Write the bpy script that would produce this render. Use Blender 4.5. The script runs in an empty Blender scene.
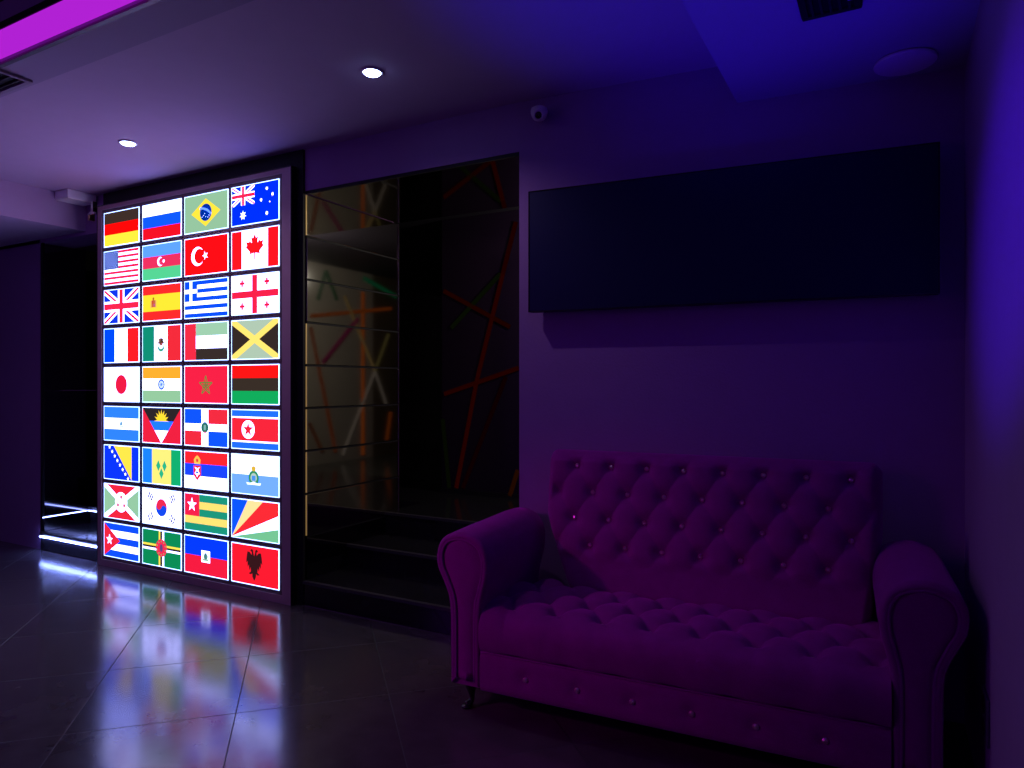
import bpy, math, random
from mathutils import Vector, Matrix
random.seed(7)
S = 1.304                      # eye height in metres; lengths below are in eye heights unless noted
PI = math.pi
C = bpy.context.scene.collection
YW = 2.30                      # plane of the back wall
TH = math.radians(28.7)
FW = (-math.sin(TH), math.cos(TH)); RT = (math.cos(TH), math.sin(TH))
FPX = 690.0

def ray(px):
    l = (px-512)/FPX
    return (FW[0]+RT[0]*l, FW[1]+RT[1]*l)
def on_y(px, py, Y):           # where a sight line meets a wall Y = const
    d = ray(px); s = Y/d[1]
    return (d[0]*s, 1+(384.5-py)/FPX*s)
def on_x(px, py, X):
    d = ray(px); s = X/d[0]
    return (d[1]*s, 1+(384.5-py)/FPX*s)

# ------------------------------------------------------------------ materials
def srgb(c):
    return tuple(((v/255.0)/12.92 if v/255.0 <= .04045 else ((v/255.0+.055)/1.055)**2.4) for v in c)
MATS = {}
def mat(name, col, rough=.5, metal=0., spec=.5, bump=0., bscale=60, noise=0., emit=None, es=0., sheen=0., coat=0., sheen_tint=None):
    if name in MATS: return MATS[name]
    m = bpy.data.materials.new(name); m.use_nodes = True
    nt = m.node_tree; b = nt.nodes['Principled BSDF']
    b.inputs['Base Color'].default_value = (*col, 1)
    b.inputs['Roughness'].default_value = rough
    b.inputs['Metallic'].default_value = metal
    b.inputs['Specular IOR Level'].default_value = spec
    b.inputs['Coat Weight'].default_value = coat
    if sheen:
        b.inputs['Sheen Weight'].default_value = sheen
        b.inputs['Sheen Roughness'].default_value = .35
        b.inputs['Sheen Tint'].default_value = (*(sheen_tint or col), 1)
    if emit:
        b.inputs['Emission Color'].default_value = (*emit, 1)
        b.inputs['Emission Strength'].default_value = es
    if bump or noise:
        tc = nt.nodes.new('ShaderNodeTexCoord')
        n = nt.nodes.new('ShaderNodeTexNoise'); n.inputs['Scale'].default_value = bscale; n.inputs['Detail'].default_value = 5
        nt.links.new(tc.outputs['Object'], n.inputs['Vector'])
        if bump:
            bp = nt.nodes.new('ShaderNodeBump'); bp.inputs['Strength'].default_value = bump; bp.inputs['Distance'].default_value = .01
            nt.links.new(n.outputs['Fac'], bp.inputs['Height']); nt.links.new(bp.outputs['Normal'], b.inputs['Normal'])
        if noise:
            n2 = nt.nodes.new('ShaderNodeTexNoise'); n2.inputs['Scale'].default_value = bscale*.12; n2.inputs['Detail'].default_value = 6
            nt.links.new(tc.outputs['Object'], n2.inputs['Vector'])
            mx = nt.nodes.new('ShaderNodeMix'); mx.data_type = 'RGBA'
            mx.inputs[6].default_value = (*[c*(1-noise) for c in col], 1); mx.inputs[7].default_value = (*[min(1, c*(1+noise)) for c in col], 1)
            nt.links.new(n2.outputs['Fac'], mx.inputs[0]); nt.links.new(mx.outputs[2], b.inputs['Base Color'])
    MATS[name] = m
    return m

def emis(name, col, strength):
    if name in MATS: return MATS[name]
    m = bpy.data.materials.new(name); m.use_nodes = True
    nt = m.node_tree; nt.nodes.clear()
    e = nt.nodes.new('ShaderNodeEmission'); e.inputs[0].default_value = (*col, 1); e.inputs[1].default_value = strength
    o = nt.nodes.new('ShaderNodeOutputMaterial'); nt.links.new(e.outputs[0], o.inputs[0])
    MATS[name] = m
    return m

def floor_mat():
    m = bpy.data.materials.new('dark_floor_tiles'); m.use_nodes = True
    nt = m.node_tree; N = nt.nodes.new; L = nt.links.new
    b = nt.nodes['Principled BSDF']
    tc = N('ShaderNodeTexCoord'); sep = N('ShaderNodeSeparateXYZ'); L(tc.outputs['Object'], sep.inputs[0])
    def mth(op, a, bb=None):
        n = N('ShaderNodeMath'); n.operation = op
        for i, v in enumerate((a, bb)):
            if v is None: continue
            if isinstance(v, (int, float)): n.inputs[i].default_value = v
            else: L(v, n.inputs[i])
        return n.outputs[0]
    T = .46*S; r2 = .70710678
    n_ = mth('MULTIPLY', mth('ADD', sep.outputs[0], sep.outputs[1]), r2/T)
    u_ = mth('MULTIPLY', mth('SUBTRACT', sep.outputs[1], sep.outputs[0]), r2/T)
    n_ = mth('ADD', n_, .217/.46+20); u_ = mth('ADD', u_, -2.25/.46+20)
    masks = []
    for v in (n_, u_):
        f = mth('FRACT', v)
        d = mth('MINIMUM', f, mth('SUBTRACT', 1.0, f))
        masks.append(mth('LESS_THAN', d, .0036))
    mask = mth('MAXIMUM', masks[0], masks[1])
    cell = N('ShaderNodeCombineXYZ'); L(mth('FLOOR', n_), cell.inputs[0]); L(mth('FLOOR', u_), cell.inputs[1])
    wn = N('ShaderNodeTexWhiteNoise'); wn.noise_dimensions = '2D'; L(cell.outputs[0], wn.inputs['Vector'])
    ns = N('ShaderNodeTexNoise'); ns.inputs['Scale'].default_value = 9; ns.inputs['Detail'].default_value = 8; L(tc.outputs['Object'], ns.inputs['Vector'])
    v = mth('ADD', mth('MULTIPLY', wn.outputs['Value'], .25), mth('MULTIPLY', ns.outputs['Fac'], .75))
    cr = N('ShaderNodeMix'); cr.data_type = 'RGBA'; L(v, cr.inputs[0])
    cr.inputs[6].default_value = (.045, .038, .040, 1); cr.inputs[7].default_value = (.11, .094, .098, 1)
    gm = N('ShaderNodeMix'); gm.data_type = 'RGBA'; L(mask, gm.inputs[0]); L(cr.outputs[2], gm.inputs[6]); gm.inputs[7].default_value = (.006, .005, .006, 1)
    L(gm.outputs[2], b.inputs['Base Color'])
    rr = mth('ADD', mth('MULTIPLY', ns.outputs['Fac'], .08), .12)
    L(mth('ADD', rr, mth('MULTIPLY', mask, .5)), b.inputs['Roughness'])
    b.inputs['Specular IOR Level'].default_value = .85
    n3 = N('ShaderNodeTexNoise'); n3.inputs['Scale'].default_value = 14; n3.inputs['Detail'].default_value = 2; L(tc.outputs['Object'], n3.inputs['Vector'])
    bp = N('ShaderNodeBump'); bp.inputs['Strength'].default_value = .02; bp.inputs['Distance'].default_value = .01
    L(n3.outputs['Fac'], bp.inputs['Height'])
    b2 = N('ShaderNodeBump'); b2.inputs['Strength'].default_value = .5; b2.inputs['Distance'].default_value = .002; b2.invert = True
    L(mask, b2.inputs['Height']); L(bp.outputs['Normal'], b2.inputs['Normal']); L(b2.outputs['Normal'], b.inputs['Normal'])
    return m

M_wall   = mat('mauve_wall_paint', (.38, .20, .46), .75, spec=.25, bump=.12, bscale=90, noise=.05)
M_ceil   = mat('lilac_ceiling_paint', (.54, .39, .56), .8, spec=.2, bump=.06, bscale=80, noise=.04)
M_ceilshade = mat('ceiling_shade_tone', (.40, .31, .46), .8, spec=.2, bump=.06, bscale=80)  # soft shadow across the ceiling, put in as a darker tone
M_soff   = mat('soffit_paint', (.48, .40, .56), .8, spec=.2, bump=.06, bscale=80)
M_black  = mat('black_gloss', (.008, .007, .010), .12, spec=.5)
M_bmatte = mat('black_matte', (.012, .010, .014), .6, spec=.3)
M_frame  = mat('bronze_frame_metal', (.66, .42, .46), .5, metal=.15, spec=.5, bump=.03, bscale=200)
M_mirror = mat('smoked_mirror', (.62, .60, .56), .05, metal=1.)
M_mirdk  = mat('dark_smoked_mirror', (.22, .20, .22), .05, metal=1.)
M_chrome = mat('joint_metal', (.75, .72, .68), .18, metal=1.)
M_step   = mat('dark_polished_stone', (.016, .014, .018), .14, spec=.5, noise=.3, bscale=60)
M_nose   = mat('step_edge_stone', (.05, .045, .05), .35, spec=.5)
M_tv     = mat('navy_screen', (.004, .006, .06), .45, spec=.3)
M_tvrim  = mat('screen_rim', (.012, .012, .018), .25, spec=.5)
M_velvet = mat('purple_velvet', (.30, .018, .27), .85, spec=.12, bump=.18, bscale=160, noise=.18, sheen=.55, sheen_tint=(.9, .10, .9))
M_piping = mat('purple_piping', (.32, .02, .30), .7, spec=.2, sheen=.5, sheen_tint=(.6, .1, .9))
M_crystal= mat('crystal_button', (1.0, .86, .74), .32, metal=.9, spec=1.)
M_leg    = mat('black_lacquered_wood', (.010, .006, .010), .2, spec=.6)
M_white  = mat('white_plastic', (.86, .80, .88), .4, spec=.4)
M_lens   = mat('black_lens', (.004, .004, .006), .08, spec=.8)
M_beige  = mat('beige_hall_wall', (.42, .38, .31), .8, spec=.2, bump=.08, bscale=70, noise=.05)
M_brown  = mat('brown_hall_wall', (.12, .085, .05), .6, spec=.3, noise=.2, bscale=40)
M_hall   = mat('dark_hall_paint', (.02, .016, .026), .6, spec=.3)
M_pillar = mat('maroon_gloss_pillar', (.022, .010, .030), .16, spec=.5)
M_alu    = mat('grey_trim_metal', (.14, .12, .15), .5, metal=.5)
M_floor  = floor_mat()

# ------------------------------------------------------------------ mesh helpers
class MB:
    def __init__(s): s.v = []; s.f = []; s.m = []; s.sm = []
    def face(s, pts, mi=0, smooth=False):
        n = len(s.v); s.v += [tuple(p) for p in pts]; s.f.append(list(range(n, n+len(pts)))); s.m.append(mi); s.sm.append(smooth)
    def box(s, x0, x1, y0, y1, z0, z1, mi=0):
        n = len(s.v)
        s.v += [(x0,y0,z0),(x1,y0,z0),(x1,y1,z0),(x0,y1,z0),(x0,y0,z1),(x1,y0,z1),(x1,y1,z1),(x0,y1,z1)]
        for q in ((0,3,2,1),(4,5,6,7),(0,1,5,4),(1,2,6,5),(2,3,7,6),(3,0,4,7)):
            s.f.append([n+i for i in q]); s.m.append(mi); s.sm.append(False)
    def grid(s, P, mi=0, closed_u=False, closed_v=False, smooth=True):
        nu, nv = len(P), len(P[0]); n = len(s.v)
        for r in P: s.v += [tuple(p) for p in r]
        for i in range(nu if closed_u else nu-1):
            for j in range(nv if closed_v else nv-1):
                a, b = i, (i+1) % nu; c, d = j, (j+1) % nv
                s.f.append([n+a*nv+c, n+b*nv+c, n+b*nv+d, n+a*nv+d]); s.m.append(mi); s.sm.append(smooth)
    def tube(s, pts, r, k=10, mi=0, closed=False, caps=True):
        pts = [Vector(p) for p in pts]; n = len(pts); P = []
        rad = r if isinstance(r, (list, tuple)) else [r]*n
        up = None
        for i in range(n):
            if closed: t = pts[(i+1) % n]-pts[i-1]
            else: t = pts[min(i+1, n-1)]-pts[max(i-1, 0)]
            t.normalize()
            if up is None:
                up = Vector((0,0,1)) if abs(t.z) < .9 else Vector((1,0,0))
            a = (up - t*up.dot(t)).normalized(); b = t.cross(a); up = a
            P.append([pts[i]+(a*math.cos(2*PI*q/k)+b*math.sin(2*PI*q/k))*rad[i] for q in range(k)])
        s.grid(P, mi, closed_u=closed, closed_v=True)
        if not closed and caps: s.face(list(reversed(P[0])), mi); s.face(P[-1], mi)
    def lathe(s, prof, c, axis='z', k=32, mi=0):    # prof: (radius, offset along axis)
        P = []
        for r, h in prof:
            row = []
            for q in range(k):
                a = 2*PI*q/k; u, v = r*math.cos(a), r*math.sin(a)
                if axis == 'z': row.append((c[0]+u, c[1]+v, c[2]+h))
                elif axis == 'y': row.append((c[0]+u, c[1]+h, c[2]+v))
                else: row.append((c[0]+h, c[1]+u, c[2]+v))
            P.append(row)
        s.grid(P, mi, closed_v=True)
    def build(s, name, mats, parent=None, bevel=0, recalc=True):
        me = bpy.data.meshes.new(name)
        me.from_pydata([(x*S, y*S, z*S) for x, y, z in s.v], [], s.f)
        if not isinstance(mats, (list, tuple)): mats = [mats]
        for m in mats: me.materials.append(m)
        for p, mi, sm in zip(me.polygons, s.m, s.sm): p.material_index = mi; p.use_smooth = sm
        if recalc:
            import bmesh
            bm = bmesh.new(); bm.from_mesh(me); bmesh.ops.remove_doubles(bm, verts=bm.verts, dist=1e-6)
            bmesh.ops.recalc_face_normals(bm, faces=bm.faces); bm.to_mesh(me); bm.free()
        o = bpy.data.objects.new(name, me); C.objects.link(o)
        if parent: o.parent = parent
        if bevel:
            bv = o.modifiers.new('bevel', 'BEVEL'); bv.width = bevel*S; bv.segments = 2; bv.limit_method = 'ANGLE'; bv.angle_limit = .7
        return o

def tag(o, label, cat, group=None):
    o['label'] = label; o['category'] = cat
    if group: o['group'] = group
    return o
def thing(name, label, cat, loc=(0,0,0), rotz=0, group=None):
    o = bpy.data.objects.new(name, None); C.objects.link(o)
    o.location = [v*S for v in loc]; o.rotation_euler = (0, 0, rotz)
    o.empty_display_size = .1
    return tag(o, label, cat, group)
def struct(name, mb, mats, **k):
    o = mb.build(name, mats, **k); o['kind'] = 'structure'; return o
def boxes(*bs):
    m = MB()
    for b in bs: m.box(*b)
    return m
def copy_at(o, parent, loc=None):
    c = o.copy(); C.objects.link(c); c.parent = parent
    if loc is not None: c.location = [v*S for v in loc]
    return c

# ------------------------------------------------------------------ the room
ZC, ZS, ZB = 2.067, 1.934, 1.88          # ceiling, right soffit, left bulkhead
XR, XL, YR = .194, -6.0, -2.5
XSO, XBU = -.444, -4.05
P0 = (-1.228, YW); WR = math.radians(5.0)                 # the sofa wall turns a little
def wallY(x): return YW+(x-P0[0])*math.tan(WR)

struct('floor', boxes((XL, XR+.1, YR, 2.285, -.06, 0), (-1.228, XR+.1, 2.285, 2.5, -.06, 0), (XL, -4.50, 2.285, 2.4, -.06, 0),
                      (-3.80, -2.33, 2.285, 2.3, -.06, 0)), M_floor)
struct('wall_right', boxes((XR, XR+.1, YR, 2.6, 0, 2.4)), M_wall)
struct('wall_rear', boxes((XL, XR+.1, YR-.1, YR, 0, 2.4)), M_wall)
struct('wall_left', boxes((XL-.1, XL, YR, 2.4, 0, 2.4)), M_wall)
# back wall: left stretch, header, the block behind the light box, lintel over the portal
struct('wall_back_left', boxes((XL, -4.525, YW, 2.42, 0, ZB+.02)), M_wall)
struct('wall_back', boxes((-3.79, -2.35, YW+.0, 2.96, 0, 2.4), (-2.35, -1.228, YW, 2.96, 1.880, 2.4), (XL, -3.80, YW, 2.5, 1.86, 2.4)), M_wall)
w = MB(); x1 = XR+.06
w.v = [(P0[0], P0[1], 0), (x1, wallY(x1), 0), (x1, 2.60, 0), (P0[0], 2.60, 0)]
w.v += [(a, b, 2.4) for a, b, _ in w.v[:4]]
for q in ((0,3,2,1),(4,5,6,7),(0,1,5,4),(1,2,6,5),(2,3,7,6),(3,0,4,7)): w.f.append(list(q)); w.m.append(0); w.sm.append(False)
struct('wall_sofa_side', w, M_wall)
struct('wall_portal_right', boxes((-1.228, -1.10, 2.45, 2.96, 0, 2.4)), M_bmatte)

# ceiling: painted slab with a recessed light coffer, a right soffit and a left bulkhead
YC0, YC1 = .25, 1.173
struct('ceiling', boxes((XBU, XSO, 1.33, 2.6, ZC, ZC+.3), (XBU, XSO, YR, YC0, ZC, ZC+.3)), M_ceil)
struct('ceiling_shade_band', boxes((XBU, XSO, YC1+.012, 1.33, ZC-.006, ZC+.3)), M_ceilshade)  # band carrying the painted ceiling shadow
struct('ceiling_coffer', boxes((XBU, XSO, YC0, YC1+.012, 2.26, 2.37)), M_bmatte)
struct('ceiling_soffit', boxes((XSO, XR+.1, YR, 2.6, ZS, ZC+.3)), M_soff)
struct('ceiling_bulkhead', boxes((XL, XBU, YR, 2.5, ZB, ZC+.3)), M_ceil)
struct('trim_1', boxes((XBU, XSO, YC1+.0105, YC1+.026, ZC-.014, ZC-.0062)), M_alu)
# lit coffer edge: magenta diffuser strips on the two long sides
cl = thing('cove_light', 'long magenta glowing light strip edging the dark recess in the ceiling', 'light', (XBU, YC1, ZC))
boxes((0.02, XSO-XBU-.02, -.012, .010, .003, .078)).build('diffuser', emis('magenta_diffuser', srgb((205, 40, 245)), .72), cl)
boxes((0.0, XSO-XBU, -.016, .012, .078, .10)).build('housing', M_bmatte, cl)

# portal lining: smoked mirror strips on the left reveal, dark mirror above
pl = thing('mirror_cladding', 'smoked mirror strips with thin horizontal joints lining the left side of the dark portal', 'mirror', (-2.33, 2.31, 0))
zb = [.306 + .1955*i for i in range(9)]; zb[-1] = 1.868
for i in range(8):
    o = boxes((-.018, 0, .0, .672, zb[i]+.0035, zb[i+1]-.0035)).build('mirror_strip', M_mirror, pl, bevel=.002)
    boxes((-.018, -.0025, 0, .672, zb[i]-.0035, zb[i]+.0035)).build('joint', M_bmatte, pl)
boxes((-.018, 0, .0, .672, .178, .3025)).build('lower_mirror_strip', M_mirdk, pl)
boxes((-.018, .001, .0, .672, .111, .1778)).build('skirting', M_black, pl)
for i in (0,1,2,3,4,7):  # glint on the lit mirror edges, put in as weak emission
    boxes((-.003, .0012, -.006, -.001, zb[i]+.006, zb[i+1]-.006)).build('polished_edge', mat('amber_edge_glint', (.8, .62, .3), .3, metal=.3, emit=srgb((225, 180, 100)), es=.22), pl)
boxes((-.004, .002, .668, .672, .18, 1.866)).build('far_edge', M_chrome, pl)
tm = thing('mirror_ceiling_panel', 'dark mirror panel covering the underside of the portal above the steps', 'mirror', (-2.33, 2.31, 1.868))
boxes((0, 1.10, -.0, .652, 0, .01)).build('panel', M_mirror, tm)
struct('trim_2', boxes((-3.86, -2.332, YW-.012, YW-.0005, .0, 2.066)), M_bmatte)
struct('trim_3', boxes((-2.332, -1.229, YW+.0015, 2.312, 1.8665, 1.8805)), M_bmatte)

# steps: three risers that run up into the hall behind; left ones carry strip lights
def steps(x0, x1, label, led):
    st = thing('stair_flight', label, 'steps', (x0, 2.285, 0))
    for i in range(3):
        y0 = .285*i
        o = boxes((0, x1-x0, y0+.008, .90 if i == 2 else y0+.40, 0.11*i, .11*i+.102)).build('riser', M_step, st)
        boxes((0, x1-x0, y0, .90 if i == 2 else y0+.30, .11*i+.102, .11*i+.110)).build('tread', M_step, st)
        boxes((0, x1-x0, y0-.004, y0+.016, .11*i+.098, .11*i+.1112)).build('nosing', M_nose, st)
        if led and i < 2:
            e = emis('blue_white_strip', (9, 12.5, 42.0), 1) if i < 1 else emis('blue_white_strip_inner', (3, 4, 12), 1)
            boxes((.004, x1-x0, y0-.008, y0+.004, .11*i+.083, .11*i+.087)).build('strip_light', e, st)
    return st
s1 = steps(-2.327, -1.23, 'dark polished stone steps rising into the portal beside the sofa', False)
s2 = steps(-4.495, -3.866, 'dark steps with glowing blue-white edge lights left of the flag display', True)
boxes((.0, .006, .012, .27, .193, .197)).build('side_strip_light', emis('blue_white_strip_inner', (1,1,1), 3), s2)

# left passage
lm = thing('mirror_cladding', 'dark mirrored side wall of the left passage with lit steps', 'mirror', (-4.518, 2.31, 0))
boxes((0, .018, 0, .75, .112, .96)).build('mirror_strip', M_mirdk, lm)
boxes((0, .018, 0, .75, .965, 1.855)).build('mirror_strip', M_mirdk, lm)
boxes((0, .022, -.012, .0, .0, 1.858)).build('edge_trim', M_bmatte, lm)
# hall behind
struct('floor_hall_front', boxes((XL, -.45, 3.185, 3.95, .20, .33)), M_step)
struct('floor_hall', boxes((XL, -.45, 3.95, 6.6, .20, .33)), mat('hall_floor_stone', (.05, .055, .05), .16, spec=.6, noise=.3, bscale=30))
struct('wall_hall_far', boxes((XL, -.35, 6.6, 6.7, 0, 2.2)), M_hall)
struct('wall_hall_right', boxes((-.45, -.35, 2.97, 5.0, 0, 2.2)), M_beige)
struct('wall_hall_right_end', boxes((-.45, -.35, 5.0, 6.6, 0, 2.2)), M_brown)
struct('wall_hall_left', boxes((-4.75, -4.60, 3.07, 6.6, 0, 2.2)), M_hall)
struct('ceiling_hall', boxes((XL, -.35, 2.97, 6.7, 2.02, 2.2)), M_hall)

# pillar; reflected laser lines on it are put in as glowing bars
XP0, XP1, YP = -2.436, -1.875, 3.545
pt = thing('clad_pillar', 'broad glossy dark pillar in the hall crossed by dim red glowing bars for laser-line reflections', 'pillar', (XP0, YP, .33))
boxes((0, XP1-XP0, 0, .35, 0.012, 1.69)).build('shaft', M_pillar, pt)
boxes((-.006, XP1-XP0+.006, -.006, .356, 0, .03)).build('plinth', M_bmatte, pt)
def linestrip(name, a, b, wdt, m, parent, org, plane, dep=.006):
    # a, b: (along wall, z); a slim raised glowing bar for a laser line
    ax, az = a; bx, bz = b; dx, dz = bx-ax, bz-az; L = math.hypot(dx, dz); nx, nz = -dz/L*wdt/2, dx/L*wdt/2
    q = [(ax+nx, az+nz), (bx+nx, bz+nz), (bx-nx, bz-nz), (ax-nx, az-nz)]
    mb = MB(); pts = []
    for d in (0, -dep):
        for u, z in q:
            p = (u, org[1]+d, z) if plane == 'y' else (org[0]+d, u, z)
            pts.append(tuple(p[i]-org[i] for i in range(3)))
    n = 0; mb.v = pts
    for f in ((0,1,2,3),(7,6,5,4),(0,4,5,1),(1,5,6,2),(2,6,7,3),(3,7,4,0)): mb.f.append(list(f)); mb.m.append(0); mb.sm.append(False)
    return mb.build(name, m, parent)
def em(c, k): return emis('line_%d_%d_%d_%d' % (*c, int(k*1000)), srgb(c), k)
RED, ORG, GRN, MAG, WHT = (255,50,25), (255,120,30), (120,150,70), (190,30,110), (225,205,190)
PL = [((516,222),(503,274),RED,.05),((503,274),(476.7,382),RED,.07),((476.7,382),(456.5,488),RED,.07),
      ((500.7,274),(451.5,328),GRN,.05),((444,291),(510,327),(230,60,20),.06),((444.6,394),(518.8,368),RED,.06),
      ((506,377),(463,488),(170,20,60),.045),((443,419),(449.5,488),GRN,.035),((518,470),(510,496),ORG,.06)]
for a, b, c, k in PL:
    A = on_y(*a, YP); B = on_y(*b, YP)
    linestrip('laser_reflection_bar', A, B, .026, em(c, k*.2), pt, (XP0, YP, .33), 'y')
# laser lines on the hall's right wall, put in as glowing bars (seen in the mirror strips)
XH = -.45; XV = 2*-2.33-XH
def mir(p): return on_x(p[0], p[1], XV)
HL = [((362.5,292),(362.5,455),ORG,.22,.028),((310,316),(391,308.5),ORG,.13,.026),((344,296),(374.5,371),(230,190,120),.16,.024),
      ((374.5,371),(386,405),WHT,.13,.024),((388,334),(374.5,371),(200,180,110),.13,.024),((374.5,371),(342,455),WHT,.16,.024),
      ((357.5,318.6),(322,362.6),MAG,.15,.03),((310,327),(335,452),(225,100,40),.12,.026),((308.5,423),(322,452),(180,90,50),.10,.026),
      ((390,412),(386,440),ORG,.14,.03),((317,300),(325,271),(60,150,90),.10,.026),((325,271),(336,300),(60,150,90),.10,.026),
      ((362.6,278),(396,297),(30,170,110),.16,.03)]
for i, (a, b, c, k, w_) in enumerate(HL):
    A, B = mir(a), mir(b)
    o = linestrip('wall_laser_bar', A, B, w_*1.2, em(c, k*.5), None, (XH-.0005*i, 0, 0), 'x', dep=.008)
    o.location = (XH*S-.0005*S*i, 0, 0)
    tag(o, ['orange upright light line', 'orange level light line', 'yellowish slanting light line', 'pale lower slanting light line', 'yellowish light line leaning right',
            'long pale slanting light line', 'magenta slanting light line', 'long orange slanting light line', 'short brown light line low down', 'short orange light line at the far end',
            'left green stroke of the peak', 'right green stroke of the peak', 'bright green slanting stroke'][i]+' on the beige hall wall seen in the mirror', 'light line')

# ------------------------------------------------------------------ flag light box
YP_ = 2.256
FX0, FX1 = -3.86, -2.375
lb = thing('flag_light_box', 'tall lit display of thirty-six national flags in a bronze frame', 'light box', (FX0, YP_, 0))
def colx(px): return on_y(px, 384, YP_)[0]-FX0
cols = [(colx(103.6), colx(138.8)), (colx(142), colx(181)), (colx(184), colx(227.8)), (colx(231), colx(278.8))]
ZT = 1.943; PITCH = .2122; FH = .1885
W = FX1-FX0
gx0, gx1 = cols[0][0]-.02, cols[3][1]+.02
gz0, gz1 = ZT-8*PITCH-FH-.02, ZT+.02
ZTOP = 1.986
fm = MB()
fm.box(0, W, .02, .045, .0, ZTOP)                       # back board
for b in ((0, gx0, gz0, gz1), (gx1, W, gz0, gz1), (0, W, .0, gz0), (0, W, gz1, ZTOP)):
    fm.box(b[0], b[1], 0, .02, b[2], b[3])
fm.build('frame', M_frame, lb)
boxes((W-.0005, W+.004, -.0015, .045, 0, ZTOP), (-.004, .0005, -.0015, .045, 0, ZTOP), (-.004, W+.004, -.0015, .045, ZTOP-.0005, ZTOP+.004)).build('edge_trim', M_black, lb)
gm = MB()
gm.box(gx0, gx1, .014, .020, gz0, gz1)
xs = [gx0]+[v for c in cols for v in c]+[gx1]
for i in range(0, 10, 2): gm.box(xs[i], xs[i+1], .004, .014, gz0, gz1)
zs = [gz1]
for r in range(9): zs += [ZT-r*PITCH, ZT-r*PITCH-FH]
zs.append(gz0)
for i in range(0, 20, 2):
    for c in cols: gm.box(c[0], c[1], .004, .014, zs[i+1], zs[i])
gm.build('grid', mat('dark_grid_metal', (.22, .14, .15), .45, metal=.2), lb)

AS = (cols[2][1]-cols[2][0])/FH
def clip(poly, x0=0, x1=1, y0=0, y1=1):
    def cut(ps, f, g):
        out = []
        for i in range(len(ps)):
            a, b = ps[i-1], ps[i]; fa, fb = f(a), f(b)
            if (fa >= 0) != (fb >= 0):
                t = fa/(fa-fb); out.append((a[0]+(b[0]-a[0])*t, a[1]+(b[1]-a[1])*t))
            if fb >= 0: out.append(b)
        return out
    for f in (lambda p: p[0]-x0, lambda p: x1-p[0], lambda p: p[1]-y0, lambda p: y1-p[1]):
        if poly: poly = cut(poly, f, None)
    return poly
def R(x0, x1, y0, y1): return [(x0,y0),(x1,y0),(x1,y1),(x0,y1)]
def circ(cx, cy, r, k=24, a0=0, a1=2*PI): return [(cx+r/AS*math.cos(a0+(a1-a0)*i/k), cy+r*math.sin(a0+(a1-a0)*i/k)) for i in range(k)]
def ell(cx, cy, rx, ry, k=20): return [(cx+rx*math.cos(2*PI*i/k), cy+ry*math.sin(2*PI*i/k)) for i in range(k)]
def star(cx, cy, r, n=5, q=.39, rot=0):
    return [(cx+(r if i % 2 == 0 else r*q)/AS*math.sin(PI*i/n+rot), cy+(r if i % 2 == 0 else r*q)*math.cos(PI*i/n+rot)) for i in range(2*n)]
def band(a, b, w_):            # thick line in height units
    ax, ay = a[0]*AS, a[1]; bx, by = b[0]*AS, b[1]; L = math.hypot(bx-ax, by-ay); ex, ey = (bx-ax)/L, (by-ay)/L
    ax -= ex*.3; ay -= ey*.3; bx += ex*.3; by += ey*.3
    nx, ny = -ey*w_/2, ex*w_/2
    return [((ax+nx)/AS, ay+ny), ((bx+nx)/AS, by+ny), ((bx-nx)/AS, by-ny), ((ax-nx)/AS, ay-ny)]
def seg(a, b, w_):
    ax, ay = a[0]*AS, a[1]; bx, by = b[0]*AS, b[1]; L = math.hypot(bx-ax, by-ay); nx, ny = -(by-ay)/L*w_/2, (bx-ax)/L*w_/2
    return [((ax+nx)/AS, ay+ny), ((bx+nx)/AS, by+ny), ((bx-nx)/AS, by-ny), ((ax-nx)/AS, ay-ny)]
def cresc(cx, cy, r, r2, dx, k=20):
    # crescent opening to the right: outer circle minus a shifted inner one
    d = dx; a = (d*d+r*r-r2*r2)/(2*d); ang = math.acos(max(-1, min(1, a/r)))
    hh = r*math.sin(ang); ang2 = math.atan2(hh, a-d)
    out = [(cx+r/AS*math.cos(ang+(2*PI-2*ang)*i/k), cy+r*math.sin(ang+(2*PI-2*ang)*i/k)) for i in range(k+1)]
    inn = [(cx+(d+r2*math.cos(2*PI-ang2-(2*PI-2*ang2)*i/k))/AS, cy+r2*math.sin(2*PI-ang2-(2*PI-2*ang2)*i/k)) for i in range(1, k)]
    return out+inn
K = dict(w=(250,250,255), r=(238,28,40), R=(255,8,8), b=(10,60,215), B=(0,40,190), k=(52,42,40), y=(255,225,70), g=(60,175,110), g2=(150,190,150),
         o=(245,160,50), lb=(95,150,225), c=(235,35,75), dg=(20,140,75), gr=(170,185,170), te=(20,140,120))
def hb(*cs):
    n = len(cs); return [(c, R(0, 1, 1-(i+1)/n, 1-i/n)) for i, c in enumerate(cs)]
def vb(*cs):
    n = len(cs); return [(c, R(i/n, (i+1)/n, 0, 1)) for i, c in enumerate(cs)]
def jack(x0, x1, y0, y1, sc=1):
    o = [((15,50,190), R(x0, x1, y0, y1))]; h_ = (y1-y0)
    cx, cy = (x0+x1)/2, (y0+y1)/2
    for w_, c in ((.20, 'w'), (.075, 'c')):
        for a, b in (((x0,y0),(x1,y1)), ((x0,y1),(x1,y0))):
            o.append((c, clip(band(a, b, w_*h_), x0, x1, y0, y1)))
    for w_, c in ((.32, 'w'), (.18, 'c')):
        o.append((c, R(cx-w_*h_/2/AS, cx+w_*h_/2/AS, y0, y1))); o.append((c, R(x0, x1, cy-w_*h_/2, cy+w_*h_/2)))
    return o
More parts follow.
